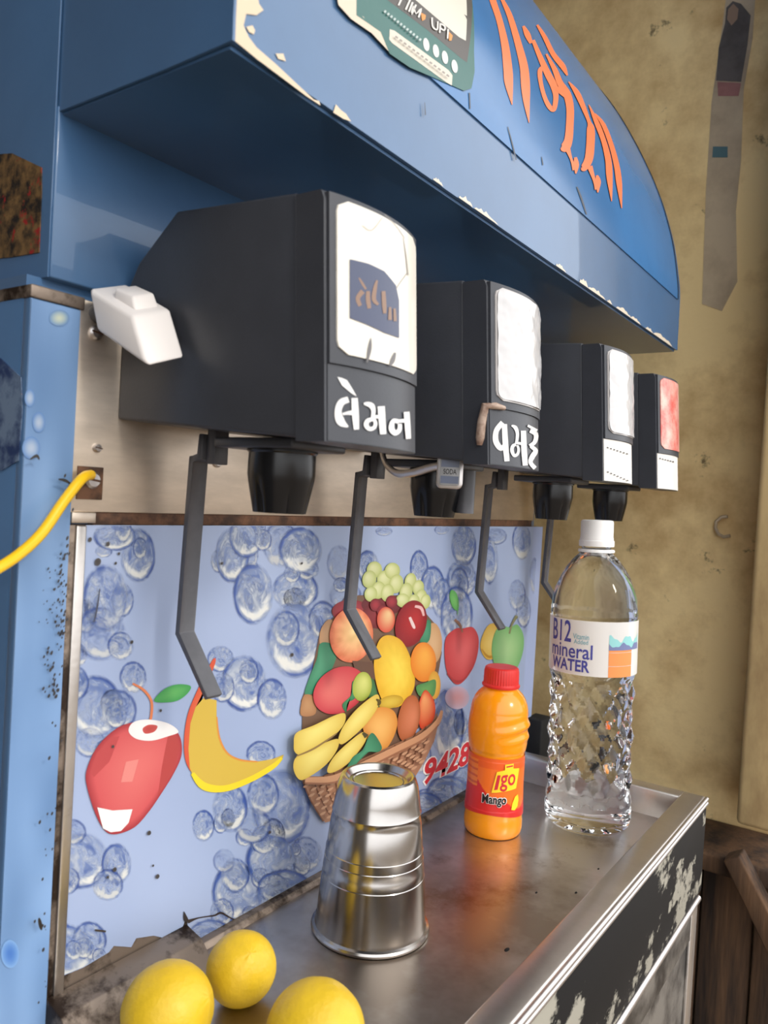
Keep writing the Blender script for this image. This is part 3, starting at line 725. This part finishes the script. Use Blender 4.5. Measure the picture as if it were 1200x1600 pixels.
        tube('brown_drip', [(x0+.012, fy(x0+.012, 1.2597)-.002, 1.2600), (x0+.004, fy(x0+.004, 1.2602)-.0022, 1.2605), (x0, .2330, 1.2600), (x0-.0002, .2345, 1.250), (x0-.0002, .2350, 1.240), (x0-.0002, .2352, 1.2355)], [.0014, .0022, .0028, .0030, .0030, .0018], mat('drip', (176, 154, 138), .5, rgb2=(120, 92, 76), scale=90), body)
    if i in (1, 2):                             # crumpled film over the window
        p = Print(wf); xa, xb, za, zb = x0+.0052, x1-.0042, wz0+.0010, Z_T-.0045; g = []
        for b in range(61):
            row = []
            for a in range(41):
                u, t_ = a/40, b/60; x, z = xa+(xb-xa)*u, za+(zb-za)*t_
                dz = max(0, .0055-(z-za), .0055-(zb-z)); ins = .0055-math.sqrt(max(0, .0055**2-dz*dz)); x = min(max(x, xa+ins), xb-ins)
                row.append(p.put((x, z), (200, 200, 202)))
            g.append(row)
        for r0, r1 in zip(g, g[1:]):
            for a in range(40): p.f.append((r0[a], r0[a+1], r1[a+1], r1[a]))
        fo = p.build('window_film', 'clear_film', win)
        for v_ in fo.data.vertices: v_.co.y -= .0004+.0007*noise.noise(Vector((v_.co.x*70+i*5, v_.co.z*90, i)))+.0003*noise.noise(Vector((v_.co.x*260, v_.co.z*260, i)))
        smooth(fo, 60)
    if i >= 2:
        p = Print(pf)
        if i == 2: L = [(948+k*5, 699+k*1.6) for k in range(7)] + [(948+k*5, 737+k*2.2) for k in range(7)]
        else: L = [(1030+k*4, 716+k*1.0) for k in range(6)]
        for x, y in L: p.ribbon([(x, y, 2), (x+2.4, y+.9, 1.4)], (60, 56, 54), 2)
        p.build('printed_lettering', 'print', body)
    # collar, nozzle with fins
    xn, yn = xc, .2885
    box('nozzle_collar', (xn-.022, yn-.026, 1.2215), (xn+.022, yn+.030, 1.2268), 'black_plastic', body, .0012)
    def fin(r, z, a):
        if z < -.014: return r*(1-.10*max(0, math.cos(6*a))**6*min(1, (-.014-z)/.01))
        return r
    lathe('nozzle', [(.006, .002), (.0188, .002), (.0190, -.002), (.0180, -.003), (.0182, -.014), (.0176, -.018), (.0160, -.026), (.0142, -.0345), (.0125, -.0345), (.012, -.02)], 'nozzle_plastic', body, 72, (xn, yn, 1.2225), fin, 30)
    # lever: bracket and cranked strap
    lx = xc; prof2 = [(.3470, 1.2300), (.3470, 1.2165), (.3545, 1.2155), (.3585, 1.1130), (.3310, 1.0800)]
    box('lever_bracket', (lx-.003, .338, 1.2130), (lx+.008, .3445, 1.2330), 'lever_grey', body, .0006)
    th = .0034; wd = .0115
    P = [Vector((0, y, z)) for y, z in prof2]; L, R_ = [], []
    for k, pnt in enumerate(P):
        d1 = (P[k]-P[k-1]).normalized() if k else None; d2 = (P[k+1]-P[k]).normalized() if k < len(P)-1 else None
        nr = []
        for d in (d1, d2):
            if d is not None: nr.append(Vector((0, d.z, -d.y)))
        n_ = sum(nr, Vector())/len(nr); n_ = n_/max(.4, n_.length_squared)
        L.append(pnt+n_*th/2); R_.append(pnt-n_*th/2)
    bm = bmesh.new(); ring = L + R_[::-1]
    add_hexa(bm, [(lx-wd/2, p_.y, p_.z) for p_ in ring], [(lx+wd/2, p_.y, p_.z) for p_ in ring])
    lv = from_bm('lever', bm, 'lever_grey', body, .0005, 1)
    return body
heads = [head(i, x) for i, x in enumerate(HX)]
# the second head carries a curved arm with a small SODA badge and an outlet pipe
b2 = heads[1]
bm = bmesh.new(); pth = [tuple(q) for q in spline([atx(597, 706, .458), atx(604, 726, .457), atx(622, 740, .456), atx(648, 738, .454), atx(672, 731, .452), atx(692, 727, .450)], 5)]
add_tube(bm, pth, .0032, 10, .6); smooth(from_bm('badge_arm', bm, 'steel', b2))
tube('outlet_pipe', [(.487, .270, 1.2280), (.487, .270, 1.2050), (.487, .270, 1.1915)], .0066, 'lever_grey', b2, 18)
c = atx(703, 737, .4485); nrm = Vector((-.86, -.50, .0)).normalized(); ex = Vector((-nrm.y, nrm.x, 0)); ex = -ex if ex.dot(RT) < 0 else ex; ez = Vector((0, 0, 1))
def badge(name, hw, hh, r, t0, t1, material, par):
    q = []
    for cx, cz, a0 in ((hw-r, hh-r, 0), (-hw+r, hh-r, 90), (-hw+r, -hh+r, 180), (hw-r, -hh+r, 270)):
        for k in range(5): a = math.radians(a0+k*22.5); q.append((cx+r*math.cos(a), cz+r*math.sin(a)))
    bm = bmesh.new(); add_hexa(bm, [c+ex*x+ez*z+nrm*t0 for x, z in q], [c+ex*x+ez*z+nrm*t1 for x, z in q]); return from_bm(name, bm, material, par, .0006)
bd = badge('soda_badge', .0086, .0112, .0032, -.003, .003, 'bright_steel', b2)
badge('badge_face', .0066, .0092, .002, .0028, .0033, mat('badge_grey', (150, 150, 150), .3), b2)
badge_band = mat('badge_blue', (92, 100, 122), .35)
for z0 in (.0052, -.0054):
    q = [c+ex*x+ez*z+nrm*.0034 for x, z in ((-.0058, z0-.0024), (.0058, z0-.0024), (.0058, z0+.0024), (-.0058, z0+.0024))]
    mesh('badge_band', q, [(0, 1, 2, 3)], badge_band, b2)
me = text_fit('SODA', .0085, .0034, .01); map_mesh(me, lambda x, y: c+ex*(x-.0042)+ez*(y-.0018)+nrm*.0036); link('badge_lettering', me, 'text_black', b2)

# ------------------------------------------------------------------ white switch on the plate
A = [atx(x, y, .250) for x, y in [(137, 450), (207, 493), (230, 574), (150, 517)]]
shift = Vector((.024, .0, .0085))
bm = bmesh.new(); add_hexa(bm, A, [a+shift for a in A])
sw = from_bm('toggle_switch', bm, 'white_plastic', MACH, .0025, 3)
sw['label'] = 'white plastic switch box jutting from the steel plate'
up_ = (A[0]-A[3]).normalized(); ln = (A[1]-A[0])
def on(u, w_, h): return A[0]+ln*u+shift*w_+up_*h
bm = bmesh.new()
add_hexa(bm, [on(.38, .22, -.001), on(.86, .22, -.001), on(.86, .85, -.001), on(.38, .85, -.001)], [on(.42, .26, .0060), on(.84, .26, .0075), on(.84, .82, .0075), on(.42, .82, .0060)])
from_bm('rocker', bm, 'white_plastic', sw, .0015, 3)
bm = bmesh.new(); b0 = [(A[0]+A[3])/2+shift*.5]
tube('switch_stem', [(.262, .384, 1.290), tuple(b0[0])], .005, 'lever_grey', sw, 12)

# ------------------------------------------------------------------ tray and apron
TZ, RZ = .898, .9246
bm = bmesh.new()
add_box(bm, (.2235, .1668, .8865), (.8195, .3812, TZ))
tray = from_bm('drip_tray', bm, 'tray_steel', MACH, .0004)
box('front_rim', (.2235, .1672, TZ-.006), (.8200, .1880, RZ), 'steel', MACH, .0016)
box('far_rim', (.8010, .1860, TZ-.006), (.8200, .3810, RZ), 'steel', MACH, .0016)
for z_, r_ in ((.9222, .0022), (.9180, .0022)):
    tube('rim_bead', [(.2235, .1660, z_), (.820, .1660, z_)], r_, 'bright_steel', MACH, 14)
box('apron', (.2235, .1655, .832), (.8195, .1720, .9160), 'apron_black', MACH, .0006)
tube('apron_moulding', [(.2235, .1668, .8265), (.8130, .1668, .8265)], .0034, 'bright_steel', MACH, 12)
door = box('cabinet_door', (.2235, .1690, .08), (.8125, .1780, .8290), 'door_steel', MACH, .001)
box('door_stile', (.790, .1660, .08), (.8120, .1692, .822), 'steel', door, .001)
box('door_rail', (.2235, .1660, .795), (.788, .1692, .822), 'door_steel', door, .001)
box('lower_cabinet', (.2235, .178, 0), (.8120, .3820, .886), 'door_steel', MACH, 0)
# grimy rear angle at the near end
prism_x('rear_angle', [(.3808, .897), (.3808, .9165), (.366, .9125), (.352, .8985), (.352, .897)], .2517, .351, 'grimy_steel', MACH, .0012)
prism_x('rear_lip', [(.3806, .8975), (.3806, .9020), (.375, .9015), (.372, .8978)], .351, .80, 'grimy_steel', MACH, .0004)
box('rubber_block', (.870, .362, .8865), (.90, .384, .9475), 'gap_dark', MACH, .002)
box('rubber_foot_block', (.845, .352, .876), (.895, .384, .8995), 'grimy_steel', MACH, .003)

# ------------------------------------------------------------------ things on the tray
def thing(name, label, cat, loc, group=None):
    o = bpy.data.objects.new(name, None); COL.objects.link(o); o.location = loc
    tag(o, label, cat, group); return o
# upturned steel tumbler
cup = thing('steel_tumbler', 'upturned stainless steel tumbler standing on the tray beside the lemons', 'tumbler', (.4549, .3079, TZ))
H = .1075
lathe('tumbler_body', [(0, H-.0045), (.0165, H-.0045), (.0205, H-.0040), (.0222, H-.0018), (.0232, H-.0004), (.0246, H), (.0262, H-.0010), (.0282, H-.006), (.0296, H-.014), (.0306, H-.0215), (.0314, H-.0235), (.0310, H-.0255), (.0316, H-.030), (.0318, H-.0305), (.0338, .058), (.0342, .0575), (.0345, .052), (.0348, .0515), (.0352, .046), (.0354, .0455), (.0357, .040), (.0360, .0395), (.0385, .007), (.0392, .0045), (.0410, .0036), (.0418, .0022), (.0412, .0006), (.0396, .0002), (.0380, .002), (.0300, .080), (.020, .100), (0, .102)],
      'tumbler', cup, 96, angle=22)
lathe('base_ring', [(.0172, H-.0046), (.0178, H-.0036), (.0184, H-.0046)], 'tumbler', cup, 64)

# lemons
def lemon(loc, r, rot, sq, label):
    t = thing('lemon', label, 'lemon', loc, 'lemons on the tray')
    n, R = 40, 26; v, f = [], []
    for i in range(R+1):
        th_ = math.pi*i/R
        for k in range(n):
            a = 2*math.pi*k/n; rr = r*(1+.015*noise.noise(Vector((math.cos(a)*2, math.sin(a)*2, th_*2+loc[0]*50))))
            nip = .05*math.exp(-(th_/.22)**2)+.06*math.exp(-((math.pi-th_)/.25)**2)
            v.append((rr*math.sin(th_)*math.cos(a), rr*math.sin(th_)*math.sin(a), rr*sq*math.cos(th_)*(1+nip)))
    for i in range(R):
        for k in range(n): f.append((i*n+k, (i+1)*n+k, (i+1)*n+(k+1) % n, i*n+(k+1) % n))
    o = smooth(mesh('lemon_rind', v, f, 'lemon', t), 80)
    o.rotation_euler = rot
    tip = lathe('stem_scar', [(0, .0012), (.0014, .0010), (.0022, 0), (.0024, -.001)], 'lemon_tip', t, 14)
    tip.matrix_local = Matrix.LocRotScale(None, o.rotation_euler, None) @ Matrix.Translation((0, 0, -r*sq*1.058)) @ Matrix.Rotation(math.pi, 4, 'X')
    return t
lemon((.3372, .3177, TZ+.0205), .0203, (math.radians(35), math.radians(-22), 0), 1.05, 'whole yellow lemon resting closest to the steel tumbler')
lemon((.2824, .3174, TZ+.0238), .0236, (math.radians(55), math.radians(40), 0), 1.03, 'whole yellow lemon resting beside the grimy rear angle of the tray')
lemon((.3184, .2456, TZ+.0246), .0246, (math.radians(70), math.radians(60), 0), 1.04, 'whole yellow lemon resting out in the middle of the tray')

# mango drink bottle
cam_a = math.atan2(-.3180, -.6623)           # side of the bottle that is turned to the lens
jb = thing('juice_bottle', 'small mango drink bottle with a red cap and red printed label', 'juice bottle', (.6623, .3180, TZ))
def wave(r, z, a):
    g = r
    if .084 < z < .112: g += .0012*max(0, math.cos(a-cam_a-1.25))**1.2*math.sin((z-.084)*2*math.pi/.0120 - 1.6*math.cos(2*(a-cam_a-1.25)))*math.sin((z-.084)/.028*math.pi)
    return g
zz = [(0, .0015), (.020, .0012), (.0245, .0005), (.0262, .003), (.0268, .008), (.0266, .014), (.0262, .0165), (.0264, .019), (.0266, .024), (.0262, .03), (.0256, .045), (.0254, .058), (.0255, .068), (.0250, .0745), (.0254, .0765)]
zz += [(.0262+.0016*math.sin((z-.078)/.035*math.pi), z) for z in [.078+.001*k for k in range(36)]]
zz += [(.0262, .1140), (.0252, .1185), (.0232, .1235), (.0205, .1275), (.0180, .1300), (.0158, .1320), (.0150, .1335), (.0148, .1350)]
jbody = lathe('bottle_body', zz, 'juice', jb, 64, fn=wave, angle=60)
def ribs(r, z, a): return r*(1+.012*math.cos(40*a)) if .1365 < z < .1495 and r > .012 else r
lathe('bottle_cap', [(.0145, .1338), (.0172, .1338), (.0174, .1356), (.0166, .1364), (.0160, .1372), (.0158, .1480), (.0152, .1508), (.0138, .1518), (0, .1520)], 'red_cap', jb, 160, fn=ribs, angle=30)
# label sleeve with wavy colour fields
v, f, cc = [], [], []
NA, NB = 160, 100
for b in range(NB+1):
    for k in range(NA):
        a = 2*math.pi*k/NA
        zlo = .0215+.0016*math.sin(2*a+1); z = zlo+(.0735-zlo)*b/NB
        rr = (.0267 if z < .026 else .0264-.0008*min(1, (z-.026)/.02)) + .0003
        if z > .070: rr -= .0002
        v.append((rr*math.cos(a), rr*math.sin(a), z))
        d = (a-cam_a+math.pi) % (2*math.pi)-math.pi       # 0 towards the lens, positive to its right
        lim = .043-.012*math.tanh((d+.2)*2.2)+.003*math.sin(5*d)
        if z < lim: c3 = (206, 40, 36)
        else: c3 = (236, 110, 34) if z < .064 else (228, 92, 34)
        if d < -.65 and .046 < z < .070: c3 = (232, 124, 44) if int(z*500) % 3 else (206, 84, 40)
        cc.append((*lin(c3), 1))
for b in range(NB):
    for k in range(NA): f.append((b*NA+k, b*NA+(k+1) % NA, (b+1)*NA+(k+1) % NA, (b+1)*NA+k))
lab = mesh('bottle_label', v, f, 'sleeve_print', jb); smooth(lab, 60)
ca_ = lab.data.color_attributes.new('Col', 'FLOAT_COLOR', 'POINT'); ca_.data.foreach_set('color', [x for q in cc for x in q])
def wrap(me, R0, a0, z0, lean=0.):              # bend flat lettering round an upright cylinder, reading left to right for someone outside
    def fn(x, y):
        a = a0 + x/R0; return Vector((R0*math.cos(a), R0*math.sin(a), z0+y+lean*x))
    return map_mesh(me, fn)
def sub_cut(me, ln_=.003):
    bm = bmesh.new(); bm.from_mesh(me); bmesh.ops.triangulate(bm, faces=list(bm.faces))
    for _ in range(4):
        lg = [e for e in bm.edges if e.calc_length() > ln_]
        if not lg: break
        bmesh.ops.subdivide_edges(bm, edges=lg, cuts=1); bmesh.ops.triangulate(bm, faces=list(bm.faces))
    bm.to_mesh(me); bm.free(); return me
def flat(pts):
    me = bpy.data.meshes.new('flat'); me.from_pydata([(x, y, 0) for x, y in pts], [], [tuple(range(len(pts)))]); return me
def stick(name, me, R0, a0, z0, material, parent, lean=0.): return link(name, wrap(sub_cut(me), R0, a0, z0, lean), material, parent)
RJ = .0270
K = 1.28
stick('logo_panel', flat([(x*K, y*K) for x, y in ((0, 0), (.0185, .003), (.0205, .017), (.0150, .0175), (.0150, .0210), (.0085, .0205), (.0085, .0165), (.0030, .0150))]), RJ, cam_a-.10, .0435, 'text_yellow', lab)
stick('logo_stroke', flat([(x*K, y*K) for x, y in ((.0018, .0022), (.0042, .0028), (.0058, .0130), (.0036, .0128))]), RJ+.0002, cam_a-.10, .0435, 'text_red', lab)
stick('logo_lettering', text_fit('go', .0115*K, .0118*K, .014), RJ+.0002, cam_a+.17, .0452, 'text_red', lab, .08)
stick('logo_bar', flat([(x*K, y*K) for x, y in ((.0095, .0183), (.0145, .0190), (.0145, .0200), (.0095, .0193))]), RJ+.0002, cam_a-.10, .0435, 'text_red', lab)
stick('name_outline', text_fit('Mango', .0232, .0118, .065), RJ+.0001, cam_a-.42, .0305, 'text_white', lab, .02)
stick('name_lettering', text_fit('Mango', .0222, .0106, .03), RJ+.0003, cam_a-.40, .0310, 'text_black', lab, .02)
stick('mango_picture', flat([(0, .001), (.004, 0), (.0075, .003), (.0085, .009), (.007, .014), (.0035, .0125), (.001, .007)]), RJ+.0001, cam_a+.62, .0275, 'text_yellow', lab)

# water bottle
WB = thing('water_bottle', 'tall clear plastic water bottle with white cap and printed label', 'water bottle', (.7421, .2570, TZ))
RW = .0405
def gem(r, z, a):
    if .026 < z < .148:
        k = 10; rows_ = (z-.026)/(.148-.026)*6
        u = a/(2*math.pi)*k; t = abs(((u+rows_/2) % 1)-.5)+abs(((u-rows_/2) % 1)-.5)
        return r - .0062*t*min(1, (z-.026)/.01, (.148-z)/.008)
    if .205 < z < .245: return r*(1-.025*abs(math.sin(6*a+z*60)))
    return r
pz = [(.006, .006), (.020, .0045), (.030, .0012), (.0350, .0004), (.0388, .004), (.0405, .010), (.0405, .018), (.0396, .022), (.0404, .026)]
pz += [(.0408, .026+(.148-.026)*k/48) for k in range(1, 49)]
pz += [(.0400, .151), (.0404, .154), (.0404, .196), (.0400, .199), (.0408, .202), (.0408, .209), (.0398, .217), (.0372, .226), (.0330, .236), (.0280, .245), (.0220, .253), (.0170, .2580), (.0142, .2610), (.0136, .2640), (.0136, .2730)]
pz = [(0, .006)] + pz + [(0, .2732)]
bw = lathe('bottle_shell', pz, 'pet', WB, 120, fn=gem, angle=12)
def ribs2(r, z, a): return r*(1+.014*math.cos(48*a)) if .2775 < z < .288 and r > .012 else r
lathe('bottle_cap', [(.0138, .2660), (.0164, .2660), (.0166, .2675), (.0166, .2712), (.0158, .2722), (.0158, .2735), (.0154, .2750), (.0154, .2890), (.0148, .2908), (.0130, .2914), (0, .2916)], 'cap_white', WB, 120, fn=ribs2, angle=30)
lathe('neck_ring', [(.0138, .2600), (.0170, .2604), (.0172, .2620), (.0166, .2632), (.0138, .2634)], 'cap_white', WB, 64)
cw = math.atan2(-.2570, -.7421)
def arc_panel(name, a0, a1, z0, z1, material, R0, parent, n=24):
    v, f = [], []
    for k in range(n+1):
        a = a0+(a1-a0)*k/n
        for z in (z0, z1): v.append((R0*math.cos(a), R0*math.sin(a), z))
    for k in range(n): f.append((k*2, k*2+2, k*2+3, k*2+1))
    return smooth(mesh(name, v, f, material, parent), 60)
mat('label_white', (226, 222, 218), .4, alpha=.88); mat('label_orange', (226, 140, 78), .45); mat('label_teal', (140, 196, 196), .45); mat('label_hill', (110, 118, 158), .45); mat('label_pale', (232, 230, 228), .4, alpha=.75)
RL = .0412
LB = arc_panel('bottle_label', cw-1.9, cw+.36, .1480, .1985, 'label_white', RL, WB)
arc_panel('label_picture_base', cw+.36, cw+1.5, .1480, .1985, 'label_pale', RL, LB)
for z0, z1, mm in ((.1480, .1580, 'label_orange'), (.1584, .1705, 'label_orange'), (.1709, .1728, 'label_orange')):
    arc_panel('label_orange_band', cw+.36, cw+1.0, z0, z1, mm, RL+.0002, LB)
def hills(name, a0, a1, zb, amp, ph, material, R0, n=24):
    v, f = [], []
    for k in range(n+1):
        a = a0+(a1-a0)*k/n; h = zb+amp*(1.2+math.sin(k*.55+ph)+.4*math.sin(k*1.3+ph))
        for z in (.1728, h): v.append((R0*math.cos(a), R0*math.sin(a), z))
    for k in range(n): f.append((k*2, k*2+2, k*2+3, k*2+1))
    mesh(name, v, f, material, LB)
hills('label_teal_hills', cw+.36, cw+1.3, .1800, .0028, 1.0, 'label_teal', RL+.0002)
hills('label_blue_hills', cw+.36, cw+1.3, .1750, .0020, 2.6, 'label_hill', RL+.0004)
stick('label_number', text_fit('B12', .0245, .0200, .012), RL+.0003, cw-1.08, .1775, 'text_blue', LB)
stick('label_note', text_fit('Vitamin', .0150, .0050, .006), RL+.0003, cw-.44, .1812, 'text_teal', LB)
stick('label_note', text_fit('Added', .0135, .0040, .006), RL+.0003, cw-.42, .1768, 'text_teal', LB)
stick('label_word', text_fit('mineral', .0460, .0135, .012), RL+.0003, cw-1.10, .1632, 'text_blue', LB)
stick('label_word', text_fit('WATER', .0420, .0110, .026), RL+.0003, cw-1.06, .1512, 'text_blue', LB)
WB.rotation_euler = (math.radians(-1.6), 0, 0)

# clear plastic scrap behind the mango bottle
v = [(.700, .346, TZ+.0002), (.716, .338, TZ+.0005), (.722, .352, TZ+.002), (.705, .360, TZ+.001), (.706, .348, TZ+.016), (.718, .344, TZ+.010), (.714, .356, TZ+.020)]
o = mesh('plastic_scrap', v, [(0, 1, 5, 4), (1, 2, 6, 5), (2, 3, 4, 6), (4, 5, 6), (0, 4, 3), (0, 3, 2, 1)], 'plastic_scrap'); tag(o, 'crumpled scrap of clear plastic lying behind the mango bottle', 'plastic scrap')

# yellow wire from the rusty screw
pw = [aty(142, 742, .3785), aty(128, 748, .3720), aty(100, 783, .3690), aty(66, 832, .3660), aty(30, 866, .3630), aty(-10, 892, .3600), aty(-70, 925, .360), (.165, .372, 1.08), (.150, .39, .98), (.15, .42, .6), (.15, .46, .02), (.14, .52, .0035), (.10, .62, .0035)]
o = tube('yellow_wire', [tuple(q) for q in spline(pw, 8)], .0028, 'yellow_wire')
tag(o, 'yellow insulated wire screwed to the steel plate', 'wire')
# little dead flies and drops on the tray
for px, py, r in ((900, 1395, .0018), (838, 1395, .0016), (792, 1484, .003), (935, 1358, .0015)):
    q = atz(px, py, TZ); o = lathe('dirt_speck', [(0, .0007), (r*.6, .0006), (r, .0001)], 'gap_dark', tray, 10); o.location = (q.x, q.y, TZ); o.scale = (1, .5, 1)
